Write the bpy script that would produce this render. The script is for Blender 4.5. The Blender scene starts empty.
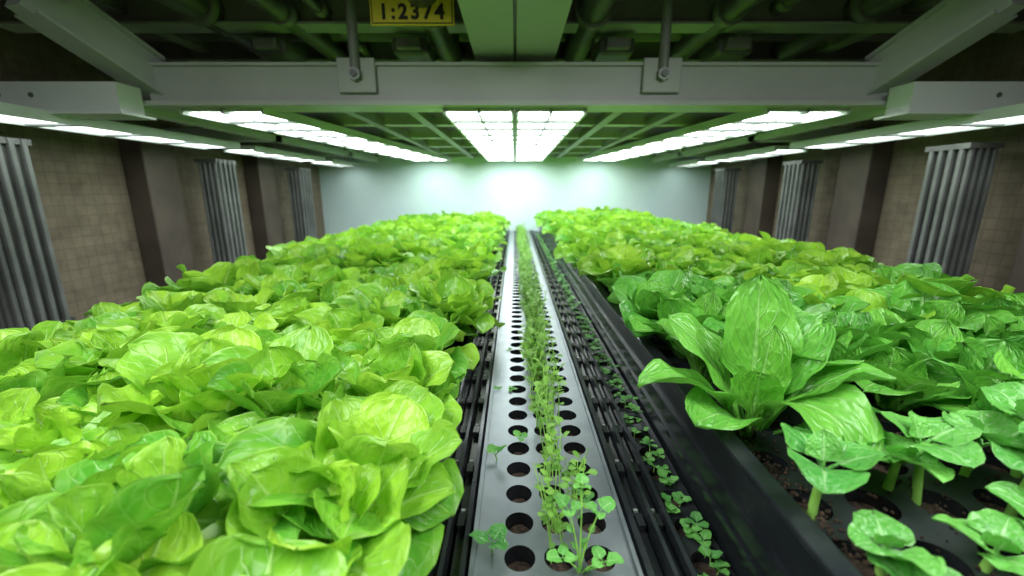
import bpy, math, random
from mathutils import Vector, Matrix
random.seed(5)
CZ=1.5            # camera height above the floor; rel z = z - CZ
F=420.0
P=math.atan(98/F); C=math.cos(P); S=math.sin(P)
K=F/C
scene=bpy.context.scene
PI=math.pi

# ------------------------------------------------------------ materials
def new_mat(name):
    m=bpy.data.materials.new(name); m.use_nodes=True
    nt=m.node_tree; b=nt.nodes['Principled BSDF']
    return m,nt,b
def N(nt,t,**kw):
    n=nt.nodes.new(t)
    for k,v in kw.items(): setattr(n,k,v)
    return n
def M(nt,op,a,b=None,c=None,clamp=False):
    n=nt.nodes.new('ShaderNodeMath'); n.operation=op; n.use_clamp=clamp
    for i,x in enumerate((a,b,c)):
        if x is None: continue
        if isinstance(x,(int,float)): n.inputs[i].default_value=x
        else: nt.links.new(x,n.inputs[i])
    return n.outputs[0]
def MIX(nt,f,a,b):
    n=nt.nodes.new('ShaderNodeMix'); n.data_type='RGBA'
    for idx,x in ((0,f),(6,a),(7,b)):
        if isinstance(x,(int,float)): n.inputs[idx].default_value=x
        elif isinstance(x,tuple): n.inputs[idx].default_value=(*x,1)
        else: nt.links.new(x,n.inputs[idx])
    return n.outputs[2]
def noisy(name,col,col2,rough=.5,metal=0,scale=8,bump=.1,detail=4,rr=.15):
    m,nt,b=new_mat(name)
    tc=N(nt,'ShaderNodeTexCoord'); no=N(nt,'ShaderNodeTexNoise')
    no.inputs['Scale'].default_value=scale; no.inputs['Detail'].default_value=detail
    nt.links.new(tc.outputs['Object'],no.inputs['Vector'])
    r=N(nt,'ShaderNodeMapRange'); r.inputs[1].default_value=.35; r.inputs[2].default_value=.65
    nt.links.new(no.outputs[0],r.inputs[0])
    nt.links.new(MIX(nt,r.outputs[0],col,col2),b.inputs['Base Color'])
    nt.links.new(M(nt,'ADD',M(nt,'MULTIPLY',no.outputs[0],rr),rough-rr/2),b.inputs['Roughness'])
    b.inputs['Metallic'].default_value=metal
    if bump:
        bp=N(nt,'ShaderNodeBump'); bp.inputs['Strength'].default_value=bump; bp.inputs['Distance'].default_value=.01
        nt.links.new(no.outputs[0],bp.inputs['Height']); nt.links.new(bp.outputs[0],b.inputs['Normal'])
    return m
def emis(name,col,s):
    m,nt,b=new_mat(name)
    b.inputs['Base Color'].default_value=(.8,.8,.8,1)
    b.inputs['Emission Color'].default_value=(*col,1); b.inputs['Emission Strength'].default_value=s
    return m
def leaf_mat(name,dark,light,edge,vein,nveins=6.5,slope=2.6,vstr=.5,bump=.5,savoy=10.,trans=.3):
    m,nt,b=new_mat(name); L=nt.links
    uv=N(nt,'ShaderNodeUVMap'); sep=N(nt,'ShaderNodeSeparateXYZ'); L.new(uv.outputs[0],sep.inputs[0])
    no=N(nt,'ShaderNodeTexNoise'); no.inputs['Scale'].default_value=4; L.new(uv.outputs[0],no.inputs['Vector'])
    a=M(nt,'MULTIPLY',M(nt,'ABSOLUTE',M(nt,'SUBTRACT',sep.outputs[0],.5)),2.)
    v=sep.outputs[1]
    wob=M(nt,'MULTIPLY',M(nt,'SUBTRACT',no.outputs[0],.5),.6)
    mw=M(nt,'ADD',M(nt,'MULTIPLY',M(nt,'SUBTRACT',1.,v),.13),.02)
    mid=M(nt,'SUBTRACT',1.,M(nt,'DIVIDE',a,mw),clamp=True)
    mid=M(nt,'MULTIPLY',mid,2.,clamp=True)
    s=M(nt,'ADD',M(nt,'SUBTRACT',M(nt,'MULTIPLY',v,nveins),M(nt,'MULTIPLY',a,slope)),wob)
    fr=M(nt,'ABSOLUTE',M(nt,'SUBTRACT',M(nt,'FRACT',s),.5))
    side=M(nt,'MULTIPLY',M(nt,'SUBTRACT',fr,.43),14,clamp=True)
    side=M(nt,'MULTIPLY',side,M(nt,'SUBTRACT',.85,M(nt,'MULTIPLY',a,.6)),clamp=True)
    vo=N(nt,'ShaderNodeTexVoronoi'); vo.feature='DISTANCE_TO_EDGE'; vo.inputs['Scale'].default_value=savoy
    L.new(uv.outputs[0],vo.inputs['Vector'])
    net=M(nt,'SUBTRACT',1.,M(nt,'MULTIPLY',vo.outputs[0],8.),clamp=True)
    veins=M(nt,'MAXIMUM',mid,M(nt,'MAXIMUM',side,M(nt,'MULTIPLY',net,.22)))
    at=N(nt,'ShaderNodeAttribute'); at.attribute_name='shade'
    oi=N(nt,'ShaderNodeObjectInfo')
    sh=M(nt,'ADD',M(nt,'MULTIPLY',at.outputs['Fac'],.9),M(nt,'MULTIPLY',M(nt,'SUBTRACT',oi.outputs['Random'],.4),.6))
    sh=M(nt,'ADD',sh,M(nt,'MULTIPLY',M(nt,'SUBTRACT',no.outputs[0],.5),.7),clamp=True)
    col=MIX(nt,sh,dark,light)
    ed=M(nt,'MULTIPLY',M(nt,'POWER',M(nt,'MAXIMUM',a,M(nt,'MULTIPLY',v,.9)),5.),.35,clamp=True)
    col=MIX(nt,ed,col,edge)
    col=MIX(nt,M(nt,'MULTIPLY',veins,vstr),col,vein)
    L.new(col,b.inputs['Base Color'])
    b.inputs['Roughness'].default_value=.31
    b.inputs['Specular IOR Level'].default_value=.55
    bp=N(nt,'ShaderNodeBump'); bp.invert=True; bp.inputs['Strength'].default_value=bump; bp.inputs['Distance'].default_value=.004
    hgt=M(nt,'ADD',M(nt,'MAXIMUM',mid,side),M(nt,'SUBTRACT',.6,M(nt,'MULTIPLY',vo.outputs[0],2.4)))
    L.new(hgt,bp.inputs['Height']); L.new(bp.outputs[0],b.inputs['Normal'])
    tr=N(nt,'ShaderNodeBsdfTranslucent')
    L.new(MIX(nt,.3,col,light),tr.inputs['Color']); L.new(bp.outputs[0],tr.inputs['Normal'])
    mx=N(nt,'ShaderNodeMixShader'); mx.inputs[0].default_value=trans
    L.new(b.outputs[0],mx.inputs[1]); L.new(tr.outputs[0],mx.inputs[2])
    L.new(mx.outputs[0],nt.nodes['Material Output'].inputs[0])
    return m

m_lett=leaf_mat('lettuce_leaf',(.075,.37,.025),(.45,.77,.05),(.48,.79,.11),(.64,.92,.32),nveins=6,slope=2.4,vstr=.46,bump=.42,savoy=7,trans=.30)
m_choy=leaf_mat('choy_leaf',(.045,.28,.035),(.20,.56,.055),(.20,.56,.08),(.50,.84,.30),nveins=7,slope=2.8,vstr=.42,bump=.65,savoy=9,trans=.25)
m_seed=leaf_mat('seedling_leaf',(.05,.30,.04),(.18,.54,.08),(.26,.60,.14),(.55,.85,.42),nveins=4.5,slope=2.,vstr=.42,bump=.4,savoy=7,trans=.2)
m_stem=noisy('stem_green',(.30,.66,.09),(.46,.80,.20),.4,0,30,.05)
m_micro=leaf_mat('microgreen_leaf',(.09,.30,.03),(.28,.58,.07),(.3,.6,.1),(.5,.75,.3),trans=.25)
def wall_material():
    m,nt,b=new_mat('concrete_wall')
    tc=N(nt,'ShaderNodeTexCoord'); g=N(nt,'ShaderNodeMapping'); nt.links.new(tc.outputs['Object'],g.inputs[0])
    sx=N(nt,'ShaderNodeSeparateXYZ'); nt.links.new(g.outputs[0],sx.inputs[0])
    cx=N(nt,'ShaderNodeCombineXYZ')
    nt.links.new(sx.outputs[1],cx.inputs[0]); nt.links.new(sx.outputs[2],cx.inputs[1])
    br=N(nt,'ShaderNodeTexBrick'); br.offset=0.; nt.links.new(cx.outputs[0],br.inputs[0])
    br.inputs['Color1'].default_value=(.235,.20,.15,1); br.inputs['Color2'].default_value=(.20,.17,.125,1)
    br.inputs['Mortar'].default_value=(.16,.135,.10,1); br.inputs['Scale'].default_value=1
    br.inputs['Mortar Size'].default_value=.003; br.inputs['Brick Width'].default_value=.07; br.inputs['Row Height'].default_value=.07
    no=N(nt,'ShaderNodeTexNoise'); no.inputs['Scale'].default_value=6; no.inputs['Detail'].default_value=12; no.inputs['Roughness'].default_value=.7
    nt.links.new(tc.outputs['Object'],no.inputs[0])
    col=MIX(nt,no.outputs[0],(.25,.23,.2),(1.5,1.46,1.4))
    mm=nt.nodes.new('ShaderNodeMix'); mm.data_type='RGBA'; mm.blend_type='MULTIPLY'; mm.inputs[0].default_value=1
    nt.links.new(br.outputs[0],mm.inputs[6]); nt.links.new(col,mm.inputs[7])
    nt.links.new(mm.outputs[2],b.inputs['Base Color']); b.inputs['Roughness'].default_value=.9
    bp=N(nt,'ShaderNodeBump'); bp.inputs['Strength'].default_value=.4; bp.inputs['Distance'].default_value=.01
    nt.links.new(no.outputs[0],bp.inputs['Height']); nt.links.new(bp.outputs[0],b.inputs['Normal'])
    return m
m_wall=wall_material()
m_white=noisy('white_wall',(.70,.87,.88),(.64,.83,.85),.7,0,2,0)
m_floor=noisy('floor_concrete',(.10,.10,.09),(.15,.15,.14),.7,0,4,.1)
m_ceil=noisy('ceiling_dark',(.035,.036,.034),(.06,.062,.058),.8,0,4,.1)
m_beam=noisy('painted_steel',(.41,.44,.415),(.47,.50,.475),.42,.0,2,.02)
m_beam2=noisy('painted_steel_dark',(.19,.20,.19),(.25,.26,.245),.45,.0,3,.02)
m_slat=noisy('panel_slat',(.26,.29,.28),(.30,.33,.32),.5,0,3,0)
m_housing=noisy('fixture_white',(.60,.65,.62),(.53,.59,.56),.4,0,3,.02)
m_pipe=noisy('dark_pipe',(.085,.09,.085),(.15,.155,.145),.4,.2,5,.05)
m_brown=noisy('brown_panel',(.065,.050,.040),(.095,.075,.058),.7,0,5,.05)
m_tube=noisy('grille_slat',(.13,.14,.135),(.20,.21,.205),.5,.2,6,.02)
m_bolt=noisy('zinc_bolt',(.25,.28,.27),(.36,.39,.38),.5,.3,6,.02)
m_black=noisy('black_plastic',(.010,.012,.014),(.018,.02,.024),.25,0,8,0)
m_tray=noisy('black_tray_top',(.014,.017,.019),(.026,.03,.033),.38,0,8,0)
m_rail=noisy('dark_rail',(.035,.04,.05),(.06,.065,.075),.22,.6,15,.0)
m_plate=noisy('aluminium_plate',(.23,.26,.29),(.30,.33,.36),.42,.7,14,.02)
m_soil=noisy('soil',(.02,.013,.009),(.085,.052,.034),.95,0,120,1.,8)
m_yel=noisy('yellow_sign',(.90,.70,.03),(.95,.76,.05),.5,0,6,0)
m_ink=noisy('sign_ink',(.02,.02,.015),(.03,.03,.02),.6,0,6,0)
m_led=emis('led_lens',(.93,1,.97),11.)
m_led2=emis('led_strip_lens',(.93,1,.97),4.)

# ------------------------------------------------------------ mesh helper
class MB:
    def __init__(s): s.v=[];s.f=[];s.mi=[];s.sm=[];s.mats=[]
    def mat(s,m):
        if m not in s.mats: s.mats.append(m)
        return s.mats.index(m)
    def add(s,vs,fs,m,smooth=False):
        o=len(s.v); s.v+= [tuple(x) for x in vs]; k=s.mat(m)
        for f in fs: s.f.append([i+o for i in f]); s.mi.append(k); s.sm.append(smooth)
    def box(s,x0,x1,y0,y1,z0,z1,m,bev=0.):
        if bev<=0:
            v=[(x,y,z) for x in(x0,x1) for y in(y0,y1) for z in(z0,z1)]
            s.add(v,[(0,1,3,2),(4,6,7,5),(0,4,5,1),(2,3,7,6),(0,2,6,4),(1,5,7,3)],m)
        else:
            import bmesh
            bm=bmesh.new(); bmesh.ops.create_cube(bm,size=1)
            for q in bm.verts:
                q.co=Vector(((x0+x1)/2+q.co.x*(x1-x0),(y0+y1)/2+q.co.y*(y1-y0),(z0+z1)/2+q.co.z*(z1-z0)))
            bmesh.ops.bevel(bm,geom=bm.edges[:],offset=bev,segments=2,affect='EDGES',profile=.5)
            bm.verts.index_update()
            s.add([q.co[:] for q in bm.verts],[[q.index for q in f.verts] for f in bm.faces],m); bm.free()
    def obox(s,a,b,w,h,m,up=(0,0,1)):
        a=Vector(a);b=Vector(b);d=(b-a).normalized();r=d.cross(Vector(up)).normalized();u=r.cross(d)
        v=[]
        for p in(a,b):
            for i,j in((-1,-1),(1,-1),(1,1),(-1,1)): v.append(p+r*i*w/2+u*j*h/2)
        s.add(v,[(0,1,2,3),(7,6,5,4),(0,4,5,1),(1,5,6,2),(2,6,7,3),(3,7,4,0)],m)
    def cyl(s,a,b,r,m,n=16,r2=None,caps=True):
        a=Vector(a);b=Vector(b);d=(b-a).normalized()
        t=Vector((1,0,0)) if abs(d.x)<.9 else Vector((0,1,0))
        e=d.cross(t).normalized();g=d.cross(e); r2=r if r2 is None else r2
        v=[]
        for p,rr in((a,r),(b,r2)):
            for i in range(n):
                an=2*PI*i/n; v.append(p+e*rr*math.cos(an)+g*rr*math.sin(an))
        s.add(v,[(i,(i+1)%n,n+(i+1)%n,n+i) for i in range(n)],m,True)
        if caps: s.add(v,[list(range(n))[::-1],list(range(n,2*n))],m)
    def cell(s,cx,cy,sx,sy,z,r,depth,m,mh,n=16):
        vo=[];vi=[];vb=[]
        for i in range(n):
            an=2*PI*(i+.5)/n; c,q=math.cos(an),math.sin(an)
            k=1/max(abs(c),abs(q))
            vo.append((cx+c*k*sx/2,cy+q*k*sy/2,z)); vi.append((cx+c*r,cy+q*r,z)); vb.append((cx+c*r*.88,cy+q*r*.88,z-depth))
        s.add(vo+vi,[(i,(i+1)%n,n+(i+1)%n,n+i) for i in range(n)],m)
        for k in range(4):
            i0=(n//8-1+k*n//4)%n;i1=(i0+1)%n
            sxn=(1,-1,-1,1)[k];syn=(1,1,-1,-1)[k]
            s.add([vo[i0],(cx+sxn*sx/2,cy+syn*sy/2,z),vo[i1]],[(0,1,2)],m)
        s.add(vi+vb,[(i,(i+1)%n,n+(i+1)%n,n+i) for i in range(n)],mh,True)
    def build(s,name,parent=None,bevel=0):
        me=bpy.data.meshes.new(name); me.from_pydata([(x,y,z+CZ) for x,y,z in s.v],[],s.f)
        for m in s.mats: me.materials.append(m)
        me.polygons.foreach_set('material_index',s.mi); me.polygons.foreach_set('use_smooth',s.sm); me.update()
        o=bpy.data.objects.new(name,me); scene.collection.objects.link(o)
        if parent: o.parent=parent
        return o
def empty(name):
    e=bpy.data.objects.new(name,None); scene.collection.objects.link(e); return e
def onZ(px,py,z):
    d=-K*z/(py-190) ; return (px-515)*d/F, (d+z*S)/C
def atD(px,py,d):
    z=-(py-190)*d/K; return Vector(((px-515)*d/F,(d+z*S)/C,z))

# ------------------------------------------------------------ room
WX=2.95; YB=6.55; YF=-1.6; ZF=-CZ; ZC=1.15
b=MB(); b.box(-WX-.1,WX+.1,YF-.1,YB+.1,ZF-.1,ZF,m_floor); b.build('floor')
b=MB(); b.box(-WX-.1,WX+.1,YF-.1,YB+.1,ZC,ZC+.1,m_ceil); b.build('ceiling')
b=MB(); b.box(-WX-.1,-WX,YF,YB,ZF,ZC,m_wall); b.build('wall_left')
b=MB(); b.box(WX,WX+.1,YF,YB,ZF,ZC,m_wall); b.build('wall_right')
b=MB(); b.box(-WX-.1,WX+.1,YB,YB+.1,ZF,ZC,m_white); b.build('wall_back')
b=MB(); b.box(-WX-.1,WX+.1,YF-.1,YF,ZF,ZC,m_wall); b.build('wall_front')

def post(x,y,sg):
    b=MB()
    w=.12; T=.26
    b.box(x-.07,x+.07,y-w+.02,y+w-.02,ZF,T,m_pipe)
    for k in range(4):
        yy=y-w+.03+k*(2*w-.06)/3
        b.box(x-sg*.085-.012,x-sg*.085+.012,yy-.013,yy+.013,ZF,T,m_tube,.005)
    for k in range(4):
        xx=x-.066+k*.044
        b.box(xx-.011,xx+.011,y-w-.012,y-w+.012,ZF,T,m_tube,.005)
    for z in (-.75,.23):
        b.box(x-.10,x+.09,y-w-.02,y+w+.01,z,z+.03,m_pipe)
    b.build('ribbed_support_post')
for sg,ys in ((-1,(2.22,3.90,5.35)),(1,(2.62,4.05,5.45))):
    for y in ys: post(sg*2.66,y,sg)
    for i,y in enumerate(ys):
        b=MB(); b.box(sg*2.78 if sg>0 else -2.948,2.948 if sg>0 else -2.78,y-.62,y-.30,ZF,.46,m_brown,.01); b.build('wall_pilaster')

# ------------------------------------------------------------ ceiling structure
b=MB()
YM=2.42
b.box(-1.95,1.99,YM,YM+.10,.455,.635,m_beam)
b.box(-2.04,2.08,YM-.05,YM+.16,.435,.457,m_beam)
b.box(-1.95,1.99,YM-.02,YM+.12,.635,.65,m_beam)
for y in (3.3,4.1,4.9,5.7,6.4):
    b.box(-2.5,2.5,y,y+.09,.47,.60,m_beam)
for x in (-.62,.62,-1.0,1.0):
    b.box(x-.03,x+.03,YM+.2,6.5,.455,.52,m_beam2)
for x in (-2.1,2.1):
    b.box(x-.06,x+.06,YM+.2,6.5,.46,.58,m_beam)
for x0,x1 in ((-.215,-.008),(.008,.215)):
    b.box(x0,x1,.9,6.4,.69,.79,m_beam)
b.box(-.01,.01,.9,6.4,.71,.79,m_beam2)
for px0,px1 in ((158,20),(872,1012)):
    A=atD(px0,80,2.28); B=atD(px1,-14,1.75)
    b.obox(A,B,.09,.19,m_beam)
    b.obox(A+Vector((0,0,-.10)),B+Vector((0,0,-.10)),.15,.015,m_beam)
    b.obox(A+Vector((0,0,.10)),B+Vector((0,0,.10)),.15,.015,m_beam)
for sg in (-1,1):
    b.box(min(sg*1.93,sg*2.93),max(sg*1.93,sg*2.93),2.2,2.34,.37,.51,m_housing)
    b.box(min(sg*1.90,sg*2.93),max(sg*1.90,sg*2.93),2.17,2.37,.36,.372,m_housing)
    for y in (3.7,5.3):
        b.box(min(sg*2.0,sg*2.93),max(sg*2.0,sg*2.93),y,y+.1,.40,.50,m_housing)
    b.box(min(sg*2.0,sg*2.06),max(sg*2.0,sg*2.06),2.4,6.4,.40,.45,m_beam)
    for k in range(2):
        b.cyl((sg*(2.35+k*.16),2.195,.45),(sg*(2.35+k*.16),2.2,.45),.012,m_pipe,10)
for x in (-.83,.77):
    b.cyl((x,YM-.035,.56),(x,YM-.035,ZC),.026,m_beam2,14)
    b.box(x-.10,x+.10,YM-.03,YM-.004,.50,.67,m_beam,.006)
    b.cyl((x,YM-.066,.585),(x,YM-.03,.585),.034,m_bolt,6); b.cyl((x,YM-.078,.585),(x,YM-.066,.585),.017,m_pipe,12)
# joists under the ceiling belong to the same frame
for y in (2.62,3.3,4.2):
    b.box(-2.9,2.9,y,y+.06,.90,1.06,m_beam2); b.box(-2.9,2.9,y-.04,y+.1,.89,.903,m_beam)
for x in (-2.2,2.2):
    b.box(x-.05,x+.05,.5,6.4,.95,ZC,m_beam2)
b.build('overhead_steel_frame')

b=MB()
for y,z,r in ((2.80,.98,.05),(3.05,1.02,.07),(3.5,.98,.045)):
    b.cyl((-2.9,y,z),(2.9,y,z),r,m_pipe,20)
for x,z,r in ((-1.25,.93,.06),(-1.05,.95,.035),(-.45,.95,.09),(.42,.95,.09),(1.15,.94,.07),(1.45,.98,.04),(-1.7,.97,.09),(1.9,.97,.08)):
    b.cyl((x,1.0,z),(x,6.4,z),r,m_pipe,20)
    for y in (1.9,2.5,3.4): b.cyl((x,y,z),(x,y+.05,z),r*1.18,m_beam2,20)
for x in (-.62,.60,-1.45,1.3):
    b.box(x-.11,x+.11,2.72,3.0,.78,.88,m_pipe,.03)
    b.box(x-.07,x+.07,2.68,2.73,.80,.86,m_beam2,.01)
b.build('overhead_pipes')

# sign
e=empty('yellow_number_sign'); SY=2.30
b=MB(); b.box(-.708,-.297,SY,SY+.012,.787,.912,m_yel,.004); b.box(-.700,-.305,SY-.0015,SY+.001,.794,.905,m_ink)
b.box(-.695,-.310,SY-.0035,SY-.0005,.799,.900,m_yel)
b.cyl((-.60,SY+.006,.91),(-.60,SY+.006,ZC),.006,m_pipe,8); b.cyl((-.40,SY+.006,.91),(-.40,SY+.006,ZC),.006,m_pipe,8)
b.build('plate',e)
cu=bpy.data.curves.new('number_text','FONT'); cu.body='1:2374'; cu.size=.092; cu.extrude=.002; cu.align_x='CENTER'; cu.align_y='CENTER'; cu.offset=.003; cu.space_character=1.3
t=bpy.data.objects.new('number_text',cu); scene.collection.objects.link(t); t.location=(-.503,SY-.006,.842+CZ); t.rotation_euler=(PI/2,0,0); cu.materials.append(m_ink); t.parent=e

# ------------------------------------------------------------ LED panels
def led_panel(name,near,far,y0,y1,z,cols,rows,m,gv=.13,gu=.05):
    b=MB()
    def pt(u,v,zz):
        x0=near[0]+(far[0]-near[0])*v; x1=near[1]+(far[1]-near[1])*v
        return (x0+(x1-x0)*u,y0+(y1-y0)*v,zz)
    def bar(u0,u1,v0,v1,z0,z1,mm):
        b.add([pt(u0,v0,z0),pt(u1,v0,z0),pt(u1,v1,z0),pt(u0,v1,z0),pt(u0,v0,z1),pt(u1,v0,z1),pt(u1,v1,z1),pt(u0,v1,z1)],
          [(0,3,2,1),(4,5,6,7),(0,1,5,4),(1,2,6,5),(2,3,7,6),(3,0,4,7)],mm)
    bar(0,1,0,1,z+.004,z+.04,m_housing)
    for i in range(cols):
        for j in range(rows):
            u0=(i+gu)/cols;u1=(i+1-gu)/cols;v0=(j+gv)/rows;v1=(j+1-gv)/rows
            b.add([pt(u0,v0,z),pt(u1,v0,z),pt(u1,v1,z),pt(u0,v1,z)],[(0,3,2,1)],m)
    for j in range(1,rows): bar(0,1,(j-.07)/rows,(j+.07)/rows,z-.010,z+.003,m_slat)
    W=max(.1,abs(near[1]-near[0])); w=.008/W
    for k in range(cols+1): 
        ww=w if k in(0,cols) else .006/W
        bar(k/cols-ww,k/cols+ww,0,1,z-(.012 if k in (0,cols) else .010),z+.04,m_housing if k in (0,cols) else m_slat)
    return b.build(name)
ZL=.415
led_panel('led_grow_panel',(-.385,-.012),(-.385,-.012),2.45,6.35,ZL,2,12,m_led)
led_panel('led_grow_panel',(.012,.385),(.012,.385),2.45,6.35,ZL,2,12,m_led)
led_panel('led_grow_panel',(-1.82,-1.38),(-1.42,-.92),2.45,6.35,ZL,2,11,m_led)
led_panel('led_grow_panel',(1.38,1.82),(.92,1.42),2.45,6.35,ZL,2,11,m_led)
for sg in (-1,1):
    for y0,y1 in ((1.9,3.62),(3.82,5.2),(5.42,6.4)):
        xs=sorted((sg*2.26,sg*2.53))
        led_panel('led_strip_fixture',xs,xs,y0,y1,.335,1,4,m_led2,.06,.05)

for i,x in enumerate((-.95,.95)):
    e=empty('offscreen_fill_lamp')  # unseen lamp and housing, added above the camera to light the near beds
    b=MB(); b.box(x-.5,x+.5,-.6,.95,.93,.98,m_housing,.01)
    for sx in(-.4,.4):
        for yy in(-.4,.75): b.cyl((x+sx,yy,.98),(x+sx,yy,ZC),.008,m_bolt,8)
    b.build('housing',e)
    ld=bpy.data.lights.new('lamp','AREA'); ld.shape='RECTANGLE'; ld.size=.9; ld.size_y=1.45; ld.energy=44; ld.color=(.95,1,.97)
    lo=bpy.data.objects.new('lamp',ld); scene.collection.objects.link(lo); lo.location=(x,.175,.925+CZ); lo.parent=e

# ------------------------------------------------------------ centre channel
Y0=.12; Y1=6.35
b=MB()
cxs=(.008,.075,.142); sy=.0765; y=.582-5*sy
yy=y
while yy<Y1:
    for cx in cxs: b.cell(cx,yy,.067,sy,-.6,.0262,.05,m_plate,m_black,24)
    yy+=sy
ya=y-sy/2; yb=yy-sy/2
b.box(-.068,-.0255,ya,yb,-.604,-.6,m_plate); b.box(.1755,.198,ya,yb,-.604,-.6,m_plate)
b.box(-.074,-.066,ya,yb,-.63,-.592,m_plate); b.box(.196,.203,ya,yb,-.63,-.592,m_plate)
b.box(-.066,.196,ya,yb,-.66,-.645,m_black)
b.build('seedling_channel_tray')
b=MB()
yy=y
while yy<Y1:
    for cx in cxs:
        n=10; z=-.620-random.random()*.012
        vs=[(cx,yy,z+.006)]+[(cx+math.cos(2*PI*i/n)*.0235,yy+math.sin(2*PI*i/n)*.0235,z+random.uniform(-.003,.003)) for i in range(n)]
        b.add(vs,[(0,1+i,1+(i+1)%n) for i in range(n)],m_soil,True)
    yy+=sy
b.build('soil_plugs')

def rails(name,xs,clipx):
    b=MB()
    for x,w,z0,z1,m in xs: b.box(x-w/2,x+w/2,ya,yb,z0,z1,m,)
    yy=ya+.03
    while yy<yb:
        for x in clipx:
            b.box(x-.007,x+.007,yy,yy+.03,-.606,-.590,m_black)
            b.box(x-.004,x+.004,yy+.04,yy+.046,-.606,-.594,m_bolt)
        yy+=.15
    return b.build(name)
rails('slide_rail',[(-.083,.008,-.64,-.580,m_rail),(-.098,.014,-.64,-.605,m_black),(-.116,.007,-.64,-.575,m_rail),(-.131,.014,-.64,-.60,m_black)],(-.098,-.131))
rails('slide_rail',[(.212,.010,-.64,-.582,m_rail),(.230,.018,-.64,-.605,m_black),(.247,.007,-.64,-.572,m_rail),(.262,.016,-.64,-.602,m_black),(.277,.008,-.64,-.578,m_rail)],(.230,.262))

b=MB(); yy=ya+.04
while yy<yb:
    b.cell(.318,yy,.074,.075,-.604,.024,.03,m_rail,m_black,16); yy+=.075
b.box(.281,.355,ya,yb,-.64,-.625,m_soil)
b.build('narrow_seedling_strip')

def bed(name,x0,x1,zr,zb,rimw):
    b=MB()
    b.box(x0,x0+.018,ya-.3,yb,-.655,zr,m_black,.003); b.box(x1-.018,x1,ya-.3,yb,-.655,zr,m_black,.003)
    b.box(x0-.006,x0+rimw,ya-.3,yb,zr-.006,zr+.006,m_rail,.003); b.box(x1-rimw,x1+.006,ya-.3,yb,zr-.006,zr+.006,m_rail,.003)
    b.box(x0,x1,yb-.02,yb,-.655,zr,m_black); b.box(x0,x1,ya-.3,ya-.28,-.655,zr,m_black)
    b.box(x0,x1,ya-.3,yb,-.66,-.652,m_black)
    return b
b=bed('x',-1.45,-.142,-.50,-.52,.02)
b.box(-1.43,-.16,ya-.28,yb-.02,-.65,-.535,m_soil)
b.build('planting_bed')
b=bed('x',.362,1.68,-.425,-.455,.028)
b.box(.357,.363,ya-.3,yb,-.56,-.548,m_rail); b.box(.355,.363,ya-.3,yb,-.50,-.492,m_rail)
sp=.098
yy=.14; 
while yy<1.6:
    x=.43
    while x<1.66:
        b.cell(x,yy,sp,sp,-.452,.033,.045,m_tray,m_black,24); x+=sp
    yy+=sp
yt=yy-sp/2
b.box(.38,1.66,yt,yb-.02,-.46,-.452,m_black)
b.box(.38,1.66,ya-.28,yb-.02,-.65,-.474,m_soil)
b.build('planting_bed')
b=MB()
for i in range(3000):
    x=random.uniform(.39,1.5); y=random.uniform(.2,1.5) if i>2000 else random.uniform(.3,.95); r=random.uniform(.0012,.0045)
    z=-.452
    if i<1300: x=.385+abs(random.gauss(0,.032))
    vs=[(x-r,y,z+r*.5),(x+r,y,z+r*.4),(x,y-r,z+r*.5),(x,y+r,z+r*.6),(x,y,z+r*1.4),(x,y,z-.001)]
    b.add(vs,[(0,2,4),(2,1,4),(1,3,4),(3,0,4),(2,0,5),(1,2,5),(3,1,5),(0,3,5)],m_soil)
b.build('soil_crumbs')
b=MB()
for y in (.1,1.7,3.3,4.9,6.2):
    b.box(-1.5,1.72,y,y+.06,-.74,-.675,m_beam2)
    for x in (-1.45,-.1,.3,1.66): b.box(x-.03,x+.03,y,y+.06,ZF,-.74,m_beam2)
for x in (-1.45,-.1,.3,1.66): b.box(x-.03,x+.03,-.2,yb,-.76,-.70,m_beam2)
b.box(-1.5,1.72,ya-.3,yb,-.675,-.662,m_black)
b.build('growing_bench')

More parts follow.
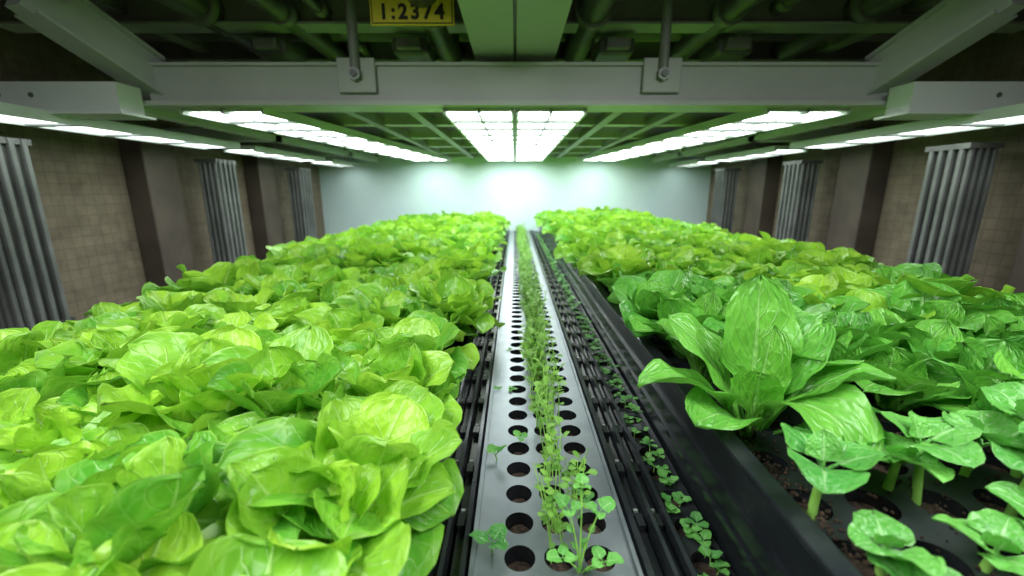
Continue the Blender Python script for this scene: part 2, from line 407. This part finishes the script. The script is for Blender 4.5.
# ------------------------------------------------------------ plants
class Plant:
    def __init__(s): s.v=[];s.f=[];s.uv=[];s.sh=[];s.mi=[]
    def leaf(s,base,az,L,W,th0,th1,cup,ruf,shade,prof='let',nu=8,nv=13,freq=4.5,droop=0,mi=0,pucker=.0,tw=None):
        d=Vector((math.cos(az),math.sin(az),0)); lat=Vector((-math.sin(az),math.cos(az),0))
        p=Vector(base); o=len(s.v); ph=random.uniform(0,6.28); ph2=random.uniform(0,6.28); st=L/nv
        if tw is None: tw=random.uniform(-.45,.45)
        for i in range(nv+1):
            t=i/nv; th=th0+(th1-th0)*t**1.4
            if prof=='let':
                w=W*(.16+.84*math.sin(min(1,t/.62)*PI/2)**1.6) if t<.62 else W*max(.0,1-((t-.62)/.38)**2.4)**.55
            elif prof=='spoon':
                if t<.26: w=W*.10+W*.05*t/.26
                else:
                    q=(t-.26)/.74; w=W*min(1.,.15+q*3.2,1)*max(0,1-abs((q-.45)/.55)**2.3 if q>.45 else 1-abs((.45-q)/.6)**2.)**.6
            elif prof=='heart':
                if t<.22: w=W*.07
                else:
                    q=(t-.22)/.78; w=W*(max(0,1-q**2.2)**.55)*min(1,.45+q*5)
            if i==nv: w=max(w*.2,W*.03)
            n=(-d*math.sin(th)+Vector((0,0,1))*math.cos(th))
            la=(lat*math.cos(tw*t)+n*math.sin(tw*t)).normalized()
            nn=la.cross(d*math.cos(th)+Vector((0,0,1))*math.sin(th)); 
            if nn.dot(n)<0: nn=-nn
            for j in range(nu+1):
                u=j/nu*2-1; phi=max(.05,cup)
                lx=math.sin(u*phi)/phi*w; up=(1-math.cos(u*phi))/phi*w
                e=abs(u)**2*min(1,w/W*1.2)
                if t>.85: e=max(e,(t-.85)/.15*.8)
                rf=ruf*e*math.sin(freq*2*PI*t*(1 if u>0 else 1.13)+ph+(1.7 if u<0 else 0)+u*1.3)
                rf2=ruf*.28*e*math.sin(freq*3.7*PI*t+ph2+u*4)
                pk=pucker*math.sin(t*22+abs(u)*-7+ph2)*math.sin(abs(u)*PI)
                s.v.append(p+la*(lx+rf2*.6)+nn*(up+rf+rf2+pk-(0.006 if abs(u)<.05 else 0)*W/.06*(1-t)))
                s.sh.append(shade)
            p=p+(d*math.cos(th)+Vector((0,0,1))*math.sin(th))*st
        for i in range(nv):
            for j in range(nu):
                a=o+i*(nu+1)+j; s.f.append((a,a+1,a+nu+2,a+nu+1)); s.mi.append(mi)
                s.uv+= [(j/nu,i/nv),((j+1)/nu,i/nv),((j+1)/nu,(i+1)/nv),(j/nu,(i+1)/nv)]
    def tube(s,pts,r0,r1,mi=1,n=6):
        o=len(s.v); k=len(pts)
        for i,q in enumerate(pts):
            q=Vector(q); dd=(Vector(pts[min(k-1,i+1)])-Vector(pts[max(0,i-1)])).normalized()
            e=dd.cross(Vector((1,.2,0))).normalized(); g=dd.cross(e); r=r0+(r1-r0)*i/(k-1)
            for j in range(n):
                a=2*PI*j/n; s.v.append(q+e*r*math.cos(a)+g*r*math.sin(a)); s.sh.append(.5)
        for i in range(k-1):
            for j in range(n):
                a=o+i*n+j;b=o+i*n+(j+1)%n; s.f.append((a,b,b+n,a+n)); s.mi.append(mi); s.uv+=[(0,0),(1,0),(1,1),(0,1)]
    def mesh(s,name,mats):
        me=bpy.data.meshes.new(name); me.from_pydata([tuple(x) for x in s.v],[],s.f)
        for m in mats: me.materials.append(m)
        me.polygons.foreach_set('material_index',s.mi); me.polygons.foreach_set('use_smooth',[True]*len(s.f))
        ul=me.uv_layers.new(name='UVMap'); ul.data.foreach_set('uv',[c for q in s.uv for c in q])
        at=me.attributes.new('shade','FLOAT','POINT'); at.data.foreach_set('value',s.sh)
        me.update(); return me
R=random.uniform
rad=math.radians
def lettuce(i):
    p=Plant(); n=14; a=R(0,6)
    for k in range(n):
        f=k/(n-1)
        a+=2.4+R(-.4,.4)
        L=(.19-.045*f)*R(.85,1.18); W=(.070-.015*f)*R(.85,1.18)
        th0=rad(54+28*f+R(-8,8)); th1=rad(-34+86*f+R(-22,22))
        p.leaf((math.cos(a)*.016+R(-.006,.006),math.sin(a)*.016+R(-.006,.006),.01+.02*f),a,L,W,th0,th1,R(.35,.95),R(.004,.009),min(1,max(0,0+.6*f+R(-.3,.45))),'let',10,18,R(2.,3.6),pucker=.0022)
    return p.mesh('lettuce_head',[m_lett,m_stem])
def choy(i,mat,n=10,big=1):
    p=Plant(); a=R(0,6)
    for k in range(n):
        f=k/(n-1); a+=2.4+R(-.4,.4)
        L=(.21-.06*f)*R(.88,1.15)*big; W=(.071-.016*f)*R(.9,1.15)*big
        th0=rad(62+23*f+R(-6,6)); th1=rad(-30+95*f+R(-22,22))
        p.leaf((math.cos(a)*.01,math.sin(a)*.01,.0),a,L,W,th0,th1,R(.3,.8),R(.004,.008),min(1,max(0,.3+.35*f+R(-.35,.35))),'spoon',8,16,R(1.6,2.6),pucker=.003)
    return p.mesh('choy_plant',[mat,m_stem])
letts=[lettuce(i) for i in range(12)]
choys=[choy(i,m_choy) for i in range(8)]
def inst(me,x,y,z,s,par,rz=None,tilt=.12,sz=None):
    o=bpy.data.objects.new(me.name.split('.')[0],me); scene.collection.objects.link(o)
    o.location=(x,y,z+CZ); o.rotation_euler=(R(-tilt,tilt),R(-tilt,tilt),R(0,6.28) if rz is None else rz); o.scale=(s,s,s*(R(.92,1.1) if sz is None else sz)); o.parent=par
    return o
crop=empty('lettuce_crop')
row=0; y=.12
while y<6.25:
    for k in range(7):
        x=-.275-k*.175+(.05 if row%2 else 0)*(1 if k else .3)+R(-.03,.03)
        if y<.25 and x>-.30: x-=.05
        s=R(.92,1.3)
        if y<.5: s=R(.98,1.12)
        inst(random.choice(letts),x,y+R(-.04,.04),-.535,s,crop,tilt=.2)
    y+=.168; row+=1
crop2=empty('leafy_greens_crop')
row=0; y=.95
while y<6.25:
    for k in range(8):
        x=.455+k*.165+(.05 if row%2 else 0)*(1 if k else .3)+R(-.02,.02)
        if x>1.62: continue
        far=min(1,max(0,(y-1.0)/.9))
        me=random.choice(letts) if R(0,1)<far*1.0 else random.choice(choys)
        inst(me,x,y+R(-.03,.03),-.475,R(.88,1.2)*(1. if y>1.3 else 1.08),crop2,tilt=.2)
    y+=.165; row+=1
for x,y,s in ((.63,.84,1.1),(.80,.82,1.0),(.97,.82,1.1),(1.13,.78,1.1),(1.3,.80,1.15),(1.47,.78,1.1),(.90,.71,.8),(1.04,.66,.85),(1.22,.63,.95),(1.40,.62,1.0)):
    inst(random.choice(choys),x,y,-.475,s,crop2,tilt=.08)
p=Plant()
for az,L,W,t0,t1,sh,tw in ((-72,.25,.066,82,-78,.55,.1),(185,.25,.062,62,-25,.5,.2),(215,.20,.055,55,-20,.35,-.2),(75,.285,.068,88,66,.6,.35),(20,.25,.062,80,25,.3,.2),
     (-25,.24,.062,70,-5,.4,-.2),(140,.25,.060,72,20,.6,-.1),(100,.22,.05,60,0,.2,.2),(-120,.17,.042,86,30,.75,.0),(40,.20,.045,88,70,.8,.1),(-40,.17,.045,40,-30,.15,0)):
    a=rad(az); p.leaf((math.cos(a)*.012,math.sin(a)*.012,0),a,L,W,rad(t0),rad(t1),R(.3,.6),.007,sh,'spoon',10,20,2.4,pucker=.003,tw=tw)
inst(p.mesh('choy_plant',[m_choy,m_stem]),.465,.745,-.475,1.12,crop2,rz=0,tilt=0,sz=1)

def seedling(h,ls,n=2,lean=0):
    p=Plant(); top=Vector((lean,0,h)); p.tube([(0,0,0),(lean*.2,0,h*.35),(lean*.6,0,h*.7),top],.0068,.005,1,8)
    a=R(0,6)
    for k in range(n):
        az=a+k*(2*PI/n)+R(-.35,.35)
        p.leaf((top.x,0,h-.004),az,ls*R(.9,1.12),ls*.50*R(.9,1.1),rad(R(35,62)),rad(R(-40,-5)),R(.2,.5),.003,R(.2,.9),'heart',10,14,1.6,pucker=.0015)
    if n>1:
        p.leaf((top.x,0,h),a+1.5,ls*.6,ls*.27,rad(75),rad(35),.5,.003,.9,'heart',6,10,2)
    return p.mesh('seedling',[m_seed,m_stem])
sd=empty('young_seedlings')
for px,py,h,ls,n in ((812,512,.092,.088,3),(886,490,.080,.075,3),(918,492,.095,.085,3),(1010,512,.080,.080,3),(880,576,.058,.060,3),
    (982,570,.055,.065,3),(852,482,.080,.07,3),(1060,566,.065,.08,3),(930,626,.045,.06,3),(1080,520,.09,.09,3),(1140,590,.08,.09,2),(962,476,.09,.08,3),(1015,478,.10,.08,3)):
    x,yw=onZ(px,py,-.455); inst(seedling(h,ls,n,R(-.01,.01)),x,yw,-.475,1.0,sd,tilt=.05)

def sprig(tall=1.):
    p=Plant(); h=R(.08,.14)*tall
    for q in range(random.choice((2,2,3,3))):
        ax=R(-.014,.014);ay=R(-.014,.014); lx=R(-.035,.035);ly=R(-.025,.025); hh=h*R(.7,1.1)
        pts=[(ax+lx*t*t,ay+ly*t*t,hh*t) for t in (0,.3,.6,1)]
        p.tube(pts,.0014,.0008,1,5)
        for k in range(random.choice((6,7,8))):
            t=.25+.75*(k+R(0,1))/8 if k<7 else 1
            t=min(t,1)
            p.leaf((ax+lx*t*t,ay+ly*t*t,hh*t),R(0,6.28),R(.016,.032),R(.004,.0075),rad(R(10,60)),rad(R(-30,20)),.3,.0008,R(.3,1),'spoon',2,6,1)
    return p.mesh('sprig',[m_micro,m_stem])
sprs=[sprig() for _ in range(14)]; tall=[sprig(1.35) for _ in range(6)]
mg=empty('microgreen_row')
yy=.582-sy+.08; i=0
while yy<6.2:
    near=yy<1.1
    for k in range(2 if near else 3):
        inst(random.choice(tall if near else sprs),.080+random.gauss(0,.014 if near else .018),yy+R(-.03,.03),-.612,R(.85,1.2),mg,tilt=.15)
    if yy>1.2: 
        for k in range(3): inst(random.choice(sprs),.082+random.gauss(0,.02),yy+R(-.03,.03),-.612,R(.9,1.3),mg,tilt=.15)
    yy+=.0765
p=Plant()
for lx,ly,h,ls in ((-.018,.02,.115,.036),(.030,.015,.115,.034),(.034,-.01,.045,.036),(-.030,-.012,.055,.030),(.004,.03,.15,.026)):
    pts=[(lx*t*t,ly*t*t,h*t) for t in (0,.25,.5,.75,1)]
    p.tube(pts,.0018,.0011,1,6); a=math.atan2(ly,lx)
    for da,f in ((0,1),(2.3,.75),(-2.2,.7)):
        p.leaf((lx,ly,h-.001),a+da,ls*f,ls*.44*f,rad(40),rad(-20),.35,.001,R(.2,.8),'heart',6,10,2)
    for t in (.45,.7): p.leaf((lx*t*t,ly*t*t,h*t),R(0,6.28),ls*.5,ls*.16,rad(50),rad(0),.3,.001,R(.3,.9),'heart',4,7,2)
x,yw=onZ(582,572,-.6); inst(p.mesh('seedling',[m_seed,m_stem]),x-.004,yw,-.615,1.,mg,rz=0,tilt=0,sz=1)
def sprout(ls):
    p=Plant(); p.tube([(0,0,0),(.001,0,ls*.4),(.002,0,ls*.8)],.0012,.001,1,5); a=R(0,6)
    for k in range(random.choice((2,3,4))):
        p.leaf((.002,0,ls*.8),a+k*1.9,ls,ls*.42,rad(R(10,40)),rad(R(-25,10)),.3,.001,R(.1,.8),'heart',6,9,2)
    return p.mesh('sprout',[m_seed,m_stem])
spt=[sprout(R(.017,.026)) for _ in range(8)]
for px,py,s in ((493,552,1.7),(498,460,1.3),(520,440,1.1),(512,390,1.1),(497,390,.9),(585,500,.9),(510,350,.9)):
    x,yw=onZ(px,py,-.6); inst(random.choice(spt),x,yw,-.612,s,mg)
ns=empty('strip_sprouts'); yy=.45
while yy<6:
    for k in range(3): inst(random.choice(spt),.318+R(-.022,.022),yy+R(-.03,.03),-.615,R(.7,1.1),ns)
    yy+=.055

# ------------------------------------------------------------ world, camera
w=bpy.data.worlds.new('w'); scene.world=w; w.use_nodes=True
w.node_tree.nodes['Background'].inputs[0].default_value=(.5,.6,.6,1); w.node_tree.nodes['Background'].inputs[1].default_value=.1
cam=bpy.data.cameras.new('camera'); co=bpy.data.objects.new('camera',cam); scene.collection.objects.link(co)
cam.sensor_width=36; cam.lens=F/1024*36; cam.clip_start=.02; cam.shift_x=-3/1024
co.location=(0,0,CZ); co.rotation_euler=(PI/2-P,0,0)
cam.dof.use_dof=True; cam.dof.focus_distance=1.0; cam.dof.aperture_fstop=2.2
scene.camera=co
scene.view_settings.view_transform='Standard'
scene.view_settings.look='None'
scene.view_settings.exposure=0
